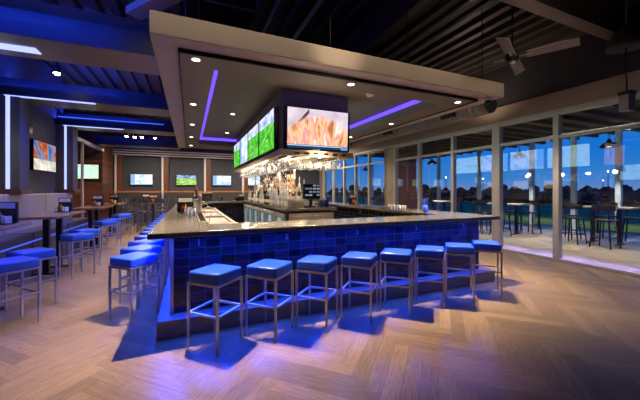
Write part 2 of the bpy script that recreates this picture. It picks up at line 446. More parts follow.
# ------------------------------------------------------------------ dropped soffit over the bar
SX0, SX1, SY0, SY1 = -.37, 4.95, 3.47, 12.5
IX0, IX1, IY0, IY1 = -.115, 4.63, 3.72, 12.3
TX0, TX1, TY0, TY1 = .3, 4.15, 4.16, 11.05
def sroot(name): 
    t = bpy.data.objects.new(name, None); C.objects.link(t); return struct(t)
sf = sroot('ceiling_soffit')
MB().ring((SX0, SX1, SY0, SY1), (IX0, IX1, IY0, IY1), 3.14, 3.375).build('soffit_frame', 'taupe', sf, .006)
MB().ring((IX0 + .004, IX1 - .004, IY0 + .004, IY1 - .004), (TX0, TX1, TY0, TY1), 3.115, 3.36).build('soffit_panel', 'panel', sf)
b = MB(); b.ring((IX0 - .0, IX1, IY0, IY1), (IX0 + .02, IX1 - .02, IY0 + .02, IY1 - .02), 3.095, 3.2)
b.build('shadow_gap', 'groove', sf)
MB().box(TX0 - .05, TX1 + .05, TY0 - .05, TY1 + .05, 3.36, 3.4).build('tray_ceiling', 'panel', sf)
# violet cove strips, one per tray side
vs = thing('cove_light', 'violet light strip running round the top of the recessed ceiling tray', 'light strip', (2.2, 7.6, 3.3))
for x0, x1, y0, y1 in ((TX0 + .005, TX0 + .1, TY0, TY1), (TX1 - .022, TX1 - .005, TY0, TY1), (TX0, TX1, TY1 - .03, TY1 - .006), (TX0 + .1, TX1, TY0 + .006, TY0 + .02)):
    zz0 = 3.335 if x0 < TX0 + .05 and x1 < TX0 + .2 else 3.27
    MB().box(x0 - 2.2, x1 - 2.2, y0 - 7.6, y1 - 7.6, zz0 - 3.3, .055).build('strip', 'led_violet', vs)
# hanger rods
rods = [(1.72, 3.62), (3.0, 3.62), (.1, 3.62), (4.6, 3.62), (-.2, 8.0), (4.8, 8.0)]
for k, (x, y) in enumerate(rods):
    tag(MB().tube([(0, 0, 0), (0, 0, ZD - 3.37)], .008, 6).build('hanger_rod', 'blackmetal', loc=(x, y, 3.372)), 'thin dark steel rod hanging the ceiling soffit from the roof deck', 'rod', 'soffit hanger rods')

# recessed downlights
def lamp(kind, name, loc, energy, col, **kw):
    l = bpy.data.lights.new(name, kind); l.energy = energy; l.color = col
    for k, v in kw.items(): setattr(l, k, v)
    o = bpy.data.objects.new(name, l); C.objects.link(o); o.location = loc
    return o
WARM = (1, .79, .56)
dl0 = None
spots = [(.075, 3.9, 'near corner of the soffit'), (.07, 5.95, 'left soffit edge, second from the near corner'), (.07, 7.8, 'left soffit edge, third from the near corner'), (.06, 9.67, 'left soffit edge, fourth from the near corner'), (.06, 11.5, 'left soffit edge, farthest from the near corner'),
         (2.195, 3.9, 'front soffit edge, middle'), (4.39, 3.94, 'right front corner of the soffit'), (4.38, 5.85, 'right soffit edge, first behind the corner'), (4.38, 7.8, 'right soffit edge, second behind the corner'), (4.38, 9.7, 'right soffit edge, third behind the corner')]
DLZ = 3.115
for k, (x, y, w) in enumerate(spots):
    if dl0 is None:
        dl0 = thing('downlight', 'lit round recessed downlight, ' + w, 'downlight', (x, y, DLZ), 0, 'recessed soffit downlights')
        b = MB(); b.lathe([(.045, -.006), (.062, -.008), (.062, 0), (.045, 0), (.045, -.006)], cap=False); b.build('trim_ring', 'cream', dl0)
        MB().lathe([(.045, -.005), (.045, -.001)]).build('lens', 'dl', dl0)
    else: dup(dl0, (x, y, DLZ), 0, 'lit round recessed downlight, ' + w)
    front = y < 4.2
    e = 900 if front else 300
    lamp('SPOT', 'downlight_lamp', (x, y, DLZ - .02), e, WARM, spot_size=math.radians(84 if front else 100), spot_blend=.85, shadow_soft_size=.02)
# tray ceiling downlights, smoke detector, security dome
for x, y, w in ((.95, 7.4, 'left half of the tray, nearer one'), (1.1, 9.9, 'left half of the tray, farther one')):
    dup(dl0, (x, y, 3.36), 0, 'small recessed downlight in the ' + w)
    lamp('SPOT', 'downlight_lamp', (x, y, 3.34), 160, WARM, spot_size=math.radians(120), spot_blend=.6, shadow_soft_size=.03)
t = thing('smoke_detector', 'round white smoke detector on the tray ceiling right of the big TV', 'smoke detector', (3.12, 4.82, 3.36))
MB().lathe([(.03, -.05), (.055, -.045), (.07, -.03), (.07, -.012)]).build('body', 'white', t); MB().lathe([(.08, -.012), (.08, 0)]).build('mount', 'white', t)
t = thing('security_camera', 'white dome security camera under the right front corner of the soffit', 'camera', (4.74, 3.62, 3.14))
MB().lathe([(.075, -.045), (.08, -.03), (.08, 0)]).build('housing', 'white', t)
MB().lathe([(.004, -.1), (.03, -.092), (.05, -.072), (.058, -.045)]).build('dome', 'bezel', t)

# ------------------------------------------------------------------ TV box over the island
BX0, BX1, BY0, BY1, BZ0, BZ1 = 1.53, 2.87, 5.22, 10.9, 2.2, 3.36
t = thing('television_tower', 'dark boxed bulkhead hanging over the bar island carrying TVs', 'bulkhead', (2.2, 8, BZ0))
b = MB(); b.box(BX0 - 2.2, BX1 - 2.2, BY0 - 8, BY1 - 8, .06, BZ1 - BZ0); b.build('casing', 'towergrey', t)
MB().ring((BX0 - 2.2 - .07, BX1 - 2.2 + .07, BY0 - 8 - .09, BY1 - 8 + .07), (BX0 - 2.2, BX1 - 2.2, BY0 - 8, BY1 - 8), -.03, .075).build('bottom_trim', 'trimtan', t, .006)
for q in range(6): MB().box(BX0 - 2.2 + .2 + q*.19, BX0 - 2.2 + .3 + q*.19, BY0 - 8 - .094, BY0 - 8 - .088, .0, .035).build('vent_slot', 'black', t)
MB().box(BX0 - 2.2, BX1 - 2.2, BY0 - 8, BY1 - 8, 0, .059).build('soffit_board', 'beige', t)

G0 = 'TVs on the tower over the bar'
def make_tv(label, mat, w, h, loc, rotz, group, depth=.06, tilt=0):
    t = thing('television', label, 'tv', loc, rotz, group)
    t.rotation_euler = (tilt, 0, rotz)
    b = MB(); b.box(-w/2, w/2, -depth*.5, depth, -h/2, h/2); b.build('casing', 'bezel', t, .006)
    MB().box(-w/2 + (.045 if group == G0 else .018), w/2 - (.045 if group == G0 else .018), -depth*.5 - .004, -depth*.5 + .002, -h/2 + .022, h/2 - .018).build('screen', mat, t)
    MB().box(-.02, .02, -depth*.5 - .003, -depth*.5 + .001, -h/2 + .006, -h/2 + .013).build('badge', 'alu', t)
    return t
G = 'TVs on the tower over the bar'
make_tv('big TV facing the front stools with a warm brown closeup', screen('football closeup', 'ball', 1.5, 2), 1.30, .76, (2.2, BY0 - .075, 2.665), 0, G, tilt=math.radians(2))
wd = 1.36
kinds = [('green football field', 'field', 1.0), ('second green football field', 'field', 5.0), ('blue and green game', 'studio', 7.0), ('green field, farthest', 'field', 9.0)]
names = ['nearest', 'second nearest', 'third nearest', 'farthest']
for k in range(4):
    y = 5.36 + wd*(k + .5)
    make_tv('TV with a %s picture on the tower\'s left side, %s of four' % (['green pitch', 'green pitch', 'pale blue', 'bright green'][k], names[k]), screen('game left %d' % k, kinds[k][1], 1.15, kinds[k][2]), wd - .05, .78, (BX0 - .07, y, 2.69), -PI/2, G)
for k in range(4):
    y = 5.36 + wd*(k + .5)
    make_tv('TV on the tower side facing the windows, %s of four' % names[k], screen('game right %d' % k, ['pale', 'studio', 'studio', 'pale'][k], 2.8, 11 + k), wd - .03, .76, (BX1 + .07, y, 2.69), PI/2, G)
GW = 'TVs on the walls'
make_tv('TV on the left wall with an orange and blue picture', screen('stadium', 'crowd', 1.3, 3), 1.22, .70, (XL + .09, 9.25, 2.34), PI/2, GW)
make_tv('TV on the left wall nearest the camera, seen mirrored in the windows', screen('left near', 'pale', 2.2, 6), 1.22, .70, (XL + .09, 6.5, 2.34), PI/2, GW)
make_tv('TV with a pale green picture on the plank wall of the alcove', screen('pale green match', 'pale', 1.2, 1.5), 1.15, .6, (-3.95, 14.9, 2.29), 0, GW)
for x, mt, lab in ((-2.12, 'studio', 'TV on the far wall with a pale blue studio picture'), (-.12, 'meadow', 'TV on the far wall with a green meadow and blue sky picture'), (1.62, 'studio', 'TV on the far wall with a pinkish white picture'), (3.2, 'studio', 'TV on the far wall half hidden behind the bottles')):
    make_tv(lab, screen('far ' + mt + str(x), mt, 1.25, x), .96, .54, (x, YB - .061, 2.06), 0, GW)

# ------------------------------------------------------------------ bar
O = (-.39, 4.85, 3.47, 12.4); I = (.24, 4.17, 4.13, 11.75)
w = MB().ring(O, I, 1.045, 1.11).build('bar_worktop', 'stone', bevel=.012)
tag(w, 'long dark taupe stone bar worktop forming a rectangle round the island', 'bar counter')
t = thing('tiled_bar', 'navy tiled bar front with a grey foot ledge under the stone worktop', 'bar', (2.23, 3.7, 0))
def rel(r): return (r[0] - 2.23, r[1] - 2.23, r[2] - 3.7, r[3] - 3.7)
MB().ring(rel((-.16, 4.62, 3.70, 12.2)), rel((.1, 4.36, 3.96, 11.9)), 0, 1.045).build('tiled_wall', 'tile', t)
MB().ring(rel((-.31, 4.77, 3.51, 12.3)), rel((-.16, 4.62, 3.70, 12.2)), 0, .185).build('foot_ledge', 'ledge', t, .006)
for x in (.1, 1.13, 2.16, 3.2, 4.2):
    MB().tube([(x - 2.23, -.005, .985), (x - 2.23, -.05, .98), (x - 2.23, -.062, .955), (x - 2.23, -.045, .93), (x - 2.23, -.03, .94)], .006, 6).build('purse_hook', 'chrome', t)
MB().box(-.19 - 2.23, -.155 - 2.23, -.035, .0, .19, 1.045).build('corner_trim', 'steel', t)
# blue strips under the overhang
us = thing('under_bar_light', 'blue light strip hidden under the bar worktop overhang', 'light strip', (2.23, 3.6, 1.03))
MB().box(-2.5, 2.4, -.0, .03, 0, .014).build('front_strip', 'led_deep', us)
MB().box(-2.5, -2.47, .1, 8.6, 0, .014).build('side_strip', 'led_deep', us)
BL = (.015, .06, 1)
o = lamp('AREA', 'under_bar_lamp', (2.23, 3.53, 1.03), 64, BL, shape='RECTANGLE', size=5.1, size_y=.05); o.rotation_euler = (-.22, 0, 0)
o = lamp('AREA', 'under_bar_lamp', (-.29, 7.9, 1.03), 130, BL, shape='RECTANGLE', size=.05, size_y=8.7); o.rotation_euler = (0, .2, 0)
o = lamp('AREA', 'under_bar_lamp', (4.74, 7.9, 1.025), 70, BL, shape='RECTANGLE', size=.05, size_y=8.7)

o = lamp('AREA', 'kick_lamp', (2.23, 3.66, .60), 30, BL, shape='RECTANGLE', size=4.8, size_y=.03); o.rotation_euler = (math.radians(-40), 0, 0); o.data.spread = math.radians(75)  # unseen blue fill lamp added to tint the shade under the stools
o = lamp('AREA', 'kick_lamp', (-.2, 7.9, .60), 24, BL, shape='RECTANGLE', size=.03, size_y=8.4); o.rotation_euler = (0, math.radians(40), 0); o.data.spread = math.radians(75)  # same added blue fill along the left side
# ------------------------------------------------------------------ bar stools
def make_stool():
    t = thing('bar_stool', '', 'bar stool')
    h = .18
    b = MB(); b.box(-.185, .185, -.185, .185, .645, .752); b.build('seat', 'vinyl', t, .022, 3)
    for sx in (-1, 1):
        for sy in (-1, 1):
            MB().box(sx*h - .011, sx*h + .011, sy*h - .011, sy*h + .011, 0, .625).build('leg', 'chrome', t)
    b = MB(); e = h + .011
    for s in (-1, 1):
        b.box(-e, e, s*h - .011, s*h + .011, .625, .645); b.box(s*h - .011, s*h + .011, -h + .011, h - .011, .625, .645)
    b.build('seat_frame', 'chrome', t)
    b = MB()
    for s in (-1, 1):
        b.box(-h + .011, h - .011, s*h - .009, s*h + .009, .335, .355); b.box(s*h - .009, s*h + .009, -h + .011, h - .011, .335, .355)
    b.build('foot_rail', 'chrome', t)
    return t
stool = make_stool(); first = True
def place(x, y, rz, label, group):
    global first
    if first:
        stool.location = (x, y, 0); stool.rotation_euler = (0, 0, rz); stool['label'] = label; stool['group'] = group; first = False
        return stool
    return dup(stool, (x, y, 0), rz, label, group)
for k in range(8):
    place(.25 + .5625*k, 3.235 + random.uniform(-.012, .012), PI/4 + random.uniform(-.03, .03), 'blue square bar stool with metal legs, %s from the left along the bar front' % ORD[k], 'stools along the bar front')
NS = 13
for k in range(NS):
    place(-.615, 4.30 + .58*k, PI/4 + random.uniform(-.03, .03), 'blue square bar stool at the left side of the bar, %s from the near corner' % ORD[k], 'stools along the left side of the bar')
pairs = [(-1.88, 4.59), (-1.92, 5.2), (-1.87, 6.8), (-1.94, 7.5), (-2.0, 9.4), (-2.02, 10.0), (-2.05, 11.6), (-2.07, 12.2)]
pl = ['nearest the camera', 'second nearest the camera']
tabn = ['nearest left table', 'left table before the banquette', 'amber table past the banquette', 'farthest left table']
for k, (x, y) in enumerate(pairs):
    place(x, y, PI/4 + random.uniform(-.04, .04), 'blue square bar stool at the %s, %s of two' % (tabn[k//2], ['nearer', 'farther'][k % 2]), 'stools at the left tables')

# ------------------------------------------------------------------ left tables, banquettes and caddies
def high_table(x0, x1, y0, y1, label, z=1.09):
    cx, cy = (x0+x1)/2, (y0+y1)/2
    t = thing('high_table', label, 'table', (cx, cy, 0), 0, 'high tables on the left')
    MB().box(x0-cx, x1-cx, y0-cy, y1-cy, z - .045, z).build('table_top', 'tablewood', t, .008)
    for s in (-1, 1):
        l = MB().box(-.045, .045, s*.3 - .045, s*.3 + .045, .02, z - .045).build('leg', 'blackmetal', t, .004)
        MB().box(-.2, .2, s*.3 - .06, s*.3 + .06, 0, .02).build('foot_plate', 'blackmetal', l)
    return t
tabs = [(4.2, 5.7), (6.6, 8.2), (9.3, 10.9), (11.7, 13.0)]
tl = ['dark brown high table at the left edge, nearest the camera', 'brown high table with a menu caddy before the pale banquette', 'amber wood high table beyond the second blue light column', 'farthest amber high table in the left row']
for (y0, y1), l in zip(tabs, tl): high_table(-2.72, -2.1, y0, y1, l)
def banquette(y0, y1, label):
    cy = (y0+y1)/2; L = (y1-y0)/2 - .012
    t = thing('banquette', label, 'bench', (-3.0, cy, 0), 0, 'pale banquettes along the left wall')
    MB().box(-.26, .36, -L, L, 0, .62).build('base', 'seatleather', t, .01)
    MB().box(-.1, .38, -L, L, .62, .76).build('seat', 'seatleather', t, .03, 3)
    MB().box(-.26, -.02, -L, L, .62, 1.47).build('backrest', 'leather', t, .03, 3)
    MB().box(.361, .372, -L, L, .60, .615).build('edge_light', 'led_edge', t)
for k, (a, c) in enumerate([(3.75, 5.45), (5.45, 7.17), (7.17, 8.87), (8.87, 10.6)]):
    banquette(a, c, 'pale grey leather banquette, ' + ['nearest, mostly beyond the left edge', 'between the first two light columns, at the left edge', 'under the left wall TV', 'ending just past the second blue light column'][k])
def caddy(x, y, z, label, rz=0, menu=True):
    t = thing('condiment_caddy', label, 'caddy', (x, y, z), rz, 'condiment caddies')
    MB().box(-.11, .11, -.07, .07, 0, .015).build('tray', 'blackmetal', t)
    if menu:
        m = MB().box(-.15, .15, .045, .075, .015, .30).build('menu_holder', 'black', t, .004)
        MB().box(-.13, .13, .042, .0455, .21, .285).build('menu_card', 'paper', m)
    b = MB(); b.tube([(-.11, -.07, .015), (-.11, -.07, .09), (.11, -.07, .09), (.11, -.07, .015)], .004, 6); b.build('rail', 'blackmetal', t)
    for k, (dx, mt) in enumerate(((-.07, 'red'), (-.015, 'mustard'))):
        MB().lathe([(.022, .016), (.024, .1), (.02, .12), (.007, .15), (.006, .17)], (dx, -.02, 0), 10).build('sauce_bottle', mt, t)
    MB().lathe([(.02, .016), (.021, .08), (.012, .1), (.012, .115)], (.035, -.02, 0), 10).build('shaker', 'white', t)
    MB().box(.055, .1, -.05, .03, .015, .11).build('napkin_stack', 'napkin', t)
    return t
c0 = caddy(-2.3, 5.42, 1.09, 'black menu caddy with sauces on the nearest left table', -.5)
dup(c0, (-2.4, 7.85, 1.09), -.5, 'black menu caddy with white cards on the table before the banquette')
dup(c0, (-2.42, 10.4, 1.09), -.4, 'condiment caddy on the amber table, nearer one')
dup(c0, (-2.4, 12.3, 1.09), -.4, 'condiment caddy on the farthest left table')

# ------------------------------------------------------------------ light columns and portal beams on the left
PY = [4.6, 7.38, 10.2]
for k, y in enumerate(PY):
    b = MB(); b.box(XL, -2.9, y, y + .38, 1.56, 3.3); b.build('trim_%d' % (4 + k), 'greywall'); 
    struct(C.objects[-1])
    b = MB(); b.box(XL, -2.86, y - .05, y + .42, 1.475, 1.56); struct(b.build('trim_%d' % (8 + k), 'woodpost'))
    t = thing('light_column', 'upright pale blue light strip on the %s left pilaster turning along the beam' % ['nearest', 'second', 'third'][k], 'light strip', (-3.06, y, 1.57), 0, 'blue light strips on the left pilasters')
    wv = .026 if k == 1 else .022
    MB().box(-wv, wv, -.022, .0, 0, 1.72).build('upright_strip', 'led_blue', t)
    yy = -.02 if k else .2
    wy = .17 if k == 0 else .07
    MB().box(-.05, 1.32, yy, yy + wy, 1.717, 1.73).build('beam_strip', 'led_blue', t)
BL2 = (.02, .06, 1)
for k, y in enumerate([4.48, 7.36, 10.15, 13.9]):
    t = thing('portal_beam', 'boxed steel beam crossing from the left wall to the soffit, %s' % ['nearest', 'second', 'third', 'farthest'][k], 'beam', (-1.83, y, 3.3), 0, 'portal beams on the left')
    MB().box(XL + 1.83, -.38 + 1.83, 0, .72, 0, .14).build('cladding', 'brushed', t, .004)
    MB().box(XL + 1.83, -.38 + 1.83, -.012, 0, 0, .165).build('fascia', 'steelbeam', t)
    MB().box(XL + 1.83, -.38 + 1.83, .14, .66, .14, .36).build('girder', 'steelbeam', t)
    if k < 3:
        MB().box(XL + 1.9, -.6 + 1.83, .03, .06, .14, .152).build('up_light', 'led_deep', t)
        lamp('AREA', 'beam_up_lamp', (-2.3, y + .05, 3.47), 34, BL2, shape='RECTANGLE', size=1.9, size_y=.06).rotation_euler = (PI + .1, 0, 0)
        lamp('AREA', 'beam_up_lamp', (-2.5, y + .6, 3.69), 20, BL2, shape='RECTANGLE', size=1.5, size_y=.06).rotation_euler = (PI, 0, 0)
        lamp('AREA', 'beam_strip_lamp', (-2.1, y + .1, 3.27), 34, (.02, .07, 1), shape='RECTANGLE', size=1.3, size_y=.05).data.spread = math.radians(80)
    lamp('AREA', 'girder_wash_lamp', (-2.3, y - 1.2, 4.0), 60 if k == 0 else 14, BL2, shape='RECTANGLE', size=2.4, size_y=.1).rotation_euler = (math.radians(80), 0, 0)
# upper edge line on the third beam
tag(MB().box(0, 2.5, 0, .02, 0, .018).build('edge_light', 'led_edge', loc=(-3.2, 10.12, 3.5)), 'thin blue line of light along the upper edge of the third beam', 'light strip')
# ------------------------------------------------------------------ wall fixture and door switch
t = thing('emergency_light', 'small white fixture on the left wall above the TV', 'emergency light', (XL, 8.55, 2.86))
MB().box(0, .08, -.17, .17, -.07, .07).build('housing', 'white', t, .02)
for s in (-1, 1): MB().lathe([(.03, -.03), (.04, 0), (.03, .03)], (.07, s*.1, .06), 10).build('lamp_head', 'white', t)
for y, z, lab in ((9.8, 1.52, 'small grey control plate on the pier between windows'), (9.98, 1.38, 'lower grey switch plate on the pier between windows')):
    t = thing('switch_plate', lab, 'switch', (XR - .02, y, z)); MB().box(-.012, 0, -.04, .04, -.06, .06).build('plate', 'duct', t); MB().box(-.016, -.012, -.012, .012, -.02, .02).build('toggle', 'white', t)

# ------------------------------------------------------------------ roof steel, duct, fan, hanging things
def beam(name, x0, x1, y0, y1, z0, z1, mat, label, cat='beam', grp=None, bv=.004):
    o = MB().box(x0, x1, y0, y1, z0, z1).build(name, mat, bevel=bv); return tag(o, label, cat, grp)
def ibeam(axis, a0, a1, c, z0, z1, w, label):
    t = thing('roof_beam', label, 'beam', ((a0+a1)/2, c, z0) if axis == 0 else (c, (a0+a1)/2, z0))
    L = (a1-a0)/2
    def bx(hw, za, zb, name):
        (MB().box(-L, L, -hw, hw, za, zb) if axis == 0 else MB().box(-hw, hw, -L, L, za, zb)).build(name, 'brushed', t)
    bx(w/2, 0, .02, 'lower_flange'); bx(.012, .02, z1-z0-.02, 'web'); bx(w/2, z1-z0-.02, z1-z0, 'upper_flange')
ibeam(0, -3.2, 7.37, 2.72, 4.16, ZD, .2, 'steel roof beam running across to the window wall above the fan')
ibeam(0, -3.2, 7.37, 6.6, 4.16, ZD, .2, 'steel roof beam crossing above the middle of the bar')
ibeam(0, -3.2, 7.37, 11.9, 4.16, ZD, .2, 'steel roof beam crossing above the far end of the bar')
ibeam(1, 2.8, 6.55, 3.06, 4.22, ZD - .03, .13, 'steel joist running over the soffit above the front TV')
for x, z, r, lab in ((3.75, 4.3, .03, 'thick grey conduit under the roof deck, left of the fan'), (4.05, 4.32, .022, 'thin conduit under the roof deck nearer the fan'), (4.9, 4.25, .016, 'thin pale pipe under the roof deck above the right soffit corner'), (1.2, 4.3, .03, 'grey conduit under the deck above the soffit front'), (1.75, 4.3, .035, 'second grey conduit under the deck above the soffit front')):
    tag(MB().tube([(0, -4.5, 0), (0, 4.5, 0)], r, 8).build('conduit', 'duct', loc=(x, 7.4, z)), lab, 'pipe', 'roof conduits')
for k, (x, y) in enumerate(((3.75, 3.3),)):
    pass
t = thing('air_unit', 'dark flat metal unit hanging above the soffit near the top edge', 'air unit', (.2, 4.42, 4.0))
MB().box(-.25, .65, -.25, .3, 0, .2).build('casing', 'steelbeam', t, .01); MB().box(-.25, .65, -.262, -.25, -.004, .02).build('edge_flange', 'duct', t)
for s in (-.15, .55): MB().tube([(s, 0, .2), (s, 0, ZD - 3.98)], .01, 6).build('hanger', 'blackmetal', t)
t = thing('steel_brace', 'pale taupe steel brace hanging above the near corner of the soffit', 'brace', (-.38, 4.17, 3.84))
MB().bar((-.28, .38, 0), (.3, -.4, 0), .2, .09).build('brace_bar', 'taupe', t, .004)
for q in (-.7, .7): MB().bar((-.28*-q, .38*-q, 0.045), (-.28*-q, .38*-q, ZD - 3.84), .02).build('hanger', 'blackmetal', t)
# spiral duct
t = thing('spiral_duct', 'round grey spiral air duct running between the soffit and the windows', 'duct', (5.85, 8.6, 3.38))
b = MB(); n_ = 16
pts = []; rr = []
y = -4.2
while y < 4.6:
    pts += [(0, y, 0), (0, y + .105, 0), (0, y + .115, 0), (0, y + .13, 0)]; rr += [.2, .2, .208, .208]; y += .135
b.tube(pts, rr, 20); b.build('pipe', 'duct', t)
for yy in (-3.25, -.9, 1.6, 3.8):
    g = MB().box(-.235, -.17, -.2, .2, -.13, .09).build('grille', 'black', t, loc=(0, yy, 0))
    gb = MB()
    for q in range(6): gb.box(-.24, -.234, -.18, .18, -.115 + q*.033, -.105 + q*.033)
    gb.build('louvre', 'duct', g)
for yy in (-3.9, -1.5, 1, 3.5): MB().tube([(0, yy, .2), (0, yy, ZD - 3.38)], .008, 6).build('hanger', 'blackmetal', t)
# ceiling fan
t = thing('ceiling_fan', 'dark four bladed ceiling fan on a long rod at upper right', 'ceiling fan', (4.95, 3.33, ZD), math.radians(-64))
z = 3.76 - ZD
MB().tube([(0, 0, -.08), (0, 0, z + .1)], .014, 8).build('down_rod', 'blackmetal', t)
MB().lathe([(.03, -.1), (.07, -.07), (.075, 0)]).build('canopy', 'blackmetal', t)
h_ = MB().lathe([(.02, z - .07), (.06, z - .06), (.1, z - .02), (.1, z + .06), (.05, z + .1), (.02, z + .12)]).build('motor', 'steelbeam', t)
MB().lathe([(.02, z - .1), (.045, z - .09), (.05, z - .07)]).build('cap', 'chrome', h_)
for k in range(4):
    a = k*PI/2
    R = Matrix.Rotation(a, 3, 'Z')
    P = Matrix.Rotation(math.radians(-20), 3, 'X')
    bl = MB()
    vs_ = [(.2, -.08), (.85, -.095), (.86, .085), (.2, .07)]
    top = [bl.bm.verts.new(R @ (P @ Vector((x, y, .006)) + Vector((0, 0, z)))) for x, y in vs_]
    bot = [bl.bm.verts.new(R @ (P @ Vector((x, y, -.006)) + Vector((0, 0, z)))) for x, y in vs_]
    bl.bm.faces.new(top); bl.bm.faces.new(bot[::-1])
    for i in range(4): bl.bm.faces.new([bot[i], bot[(i+1) % 4], top[(i+1) % 4], top[i]])
    bo = bl.build('blade', 'fanblade', t)
    MB().bar(R @ Vector((.08, 0, z)), R @ Vector((.28, 0, z)), .03, .012).build('blade_bracket', 'chrome', bo)
# hanging box with cord, dark bell above it
t = thing('hanging_speaker', 'small grey metal box hanging on a black cord at upper right', 'speaker', (5.36, 2.05, 2.60), -.2)
MB().box(-.062, .062, -.06, .06, 0, .22).build('box', 'fanblade', t, .01)
MB().box(-.07, .07, -.068, .068, .22, .265).build('cap', 'steelbeam', t, .008)
MB().tube([(0, 0, .265), (.01, .01, .4), (-.015, .015, .6), (-.01, .0, .84)], .011, 8).build('cord', 'black', t)
t = thing('bell_canopy', 'dark bell shaped fixture above the hanging box near the top right edge', 'light fixture', (5.36, 2.05, 3.45))
MB().lathe([(.02, -.005), (.21, 0), (.21, .04), (.19, .12), (.14, .2), (.1, .26), (.06, .32)], n=20).build('bell', 'groove', t)
MB().tube([(0, 0, .32), (0, 0, ZD - 3.45)], .02, 8).build('stem', 'blackmetal', t)
# track spots on the left ceiling
def track_spot(x, y, z, label, lit=True, aim=(0, 0, -1), e=60, ztop=ZD):
    t = thing('track_spot', label, 'spotlight', (x, y, z), 0, 'track spots')
    MB().tube([(0, 0, .12), (0, 0, ztop - z)], .012, 6).build('stem', 'blackmetal', t)
    MB().lathe([(.055, 0), (.06, .03), (.045, .12), (.02, .14)], n=12).build('can', 'blackmetal', t)
    MB().lathe([(.01, -.035), (.03, -.028), (.05, -.004), (.05, .002)], n=12).build('lens', 'spot' if lit else 'black', t)
    if lit: lamp('SPOT', 'track_lamp', (x, y, z - .03), e, WARM, spot_size=math.radians(100), spot_blend=.7, shadow_soft_size=.04)
track_spot(-2.15, 6.75, 3.62, 'lit track spot between the first two beams on the left', True, e=110)
track_spot(-2.95, 6.3, 3.62, 'unlit black track spot at the left edge', False)
for x, y, l in ((-1.95, 12.0, 'left of the four'), (-1.72, 12.1, 'second of the four'), (-1.5, 12.0, 'third of the four'), (-1.1, 12.0, 'brightest, rightmost of the four')):
    track_spot(x, y, 3.38, 'lit track spot over the far dining area, ' + l, True, e=110)
# added warm fill spots without fixtures over the near floor and the aisles
for x, y, e in ((6.0, 3.4, 380), (-1.2, 9.2, 130), (-2.5, 6.3, 90), (-2.4, 9.3, 120), (-1.4, 12.6, 200), (6.2, 6.8, 260), (6.2, 10.5, 200)):
    lamp('SPOT', 'house_lamp', (x, y, 4.2), e, (1, .82, .62), spot_size=math.radians(86), spot_blend=.9, shadow_soft_size=.08)
lamp('AREA', 'house_violet_lamp', (1.0, -1.5, 4.1), 16, (.34, .24, 1), shape='RECTANGLE', size=5, size_y=1.5)  # added violet fill behind the camera, no fixture
o = lamp('AREA', 'window_wash_lamp', (7.85, 5.6, 3.3), 160, (.36, .26, 1), shape='RECTANGLE', size=.05, size_y=9); o.data.spread = math.radians(22); o.rotation_euler = (0, .02, 0)  # violet fill added to tint the floor strip outside the windows
# spot on the soffit front, then added fill lamps for soffit and roof deck
def aim(o, tgt):
    o.rotation_euler = (Vector(tgt) - o.location).to_track_quat('-Z', 'Y').to_euler(); return o
aim(lamp('SPOT', 'fascia_lamp', (1.75, 2.2, 3.2), 60, (1, .8, .56), spot_size=math.radians(44), spot_blend=1, shadow_soft_size=.1), (1.75, 3.47, 3.4))
o = aim(lamp('AREA', 'fascia_strip_lamp', (2.2, 2.5, 4.1), 9, (1, .82, .6), shape='RECTANGLE', size=6, size_y=.08), (2.2, 3.47, 3.3)); o.data.spread = math.radians(75)
for x, y in ((3.5, 1.2), (6.6, 5.5), (2.0, 1.0)):
    aim(lamp('SPOT', 'deck_uplight', (x, y, 3.1), 60, (1, .82, .68), spot_size=math.radians(150), spot_blend=1, shadow_soft_size=.1), (x, y, 5))
# ------------------------------------------------------------------ far dining area
for k, x in enumerate((-3.17, -1.2, .78, 2.74, 4.7)):
    struct(MB().box(x + .04, x + .26, YB - .14, YB, 0, 3.2).build('trim_%d' % (12 + k), 'woodpost'))
    struct(MB().box(x - .06, x + .03, YB - .12, YB, 0, 3.2).build('trim_%d' % (20 + k), 'cream'))
for k in range(3):
    struct(MB().box(XL, XR, YB - .2, YB - .12, 3.22 + k*.11, 3.27 + k*.11).build('trim_%d' % (30 + k), 'cream'))
struct(MB().tube([(-3.25, 12.3, 0), (-3.25, 12.3, 3.2)], .04, 8).build('trim_34', 'cream'))
struct(MB().box(XL - .05, XL + .05, 10.75, 15.0, 3.14, 3.24).build('trim_35', 'cream'))
def booth(x, label):
    t = thing('booth_bench', label, 'bench', (x, YB - .55, 0), 0, 'booths along the far wall')
    MB().box(-.9, .9, -.1, .35, 0, .48).build('seat', 'seatleather', t, .02)
    MB().box(-.9, .9, .2, .38, .48, 1.42).build('backrest', 'darkwall', t, .02)
    MB().box(-.92, .92, .18, .4, 1.42, 1.5).build('cap_rail', 'boothwood', t, .008)
bl_ = ['in the left corner', 'under the pale blue TV', 'under the meadow TV', 'under the pinkish TV', 'right of the pinkish TV']
for k, x in enumerate((-2.2, -.25, 1.7, 3.65, 5.6)): booth(x, 'booth bench with orange wood rail, far wall, ' + bl_[k].replace('in the left corner', 'leftmost'))
M['chairmetal'] = plain('grey blue chair metal', '#7c8494', .35, .5)
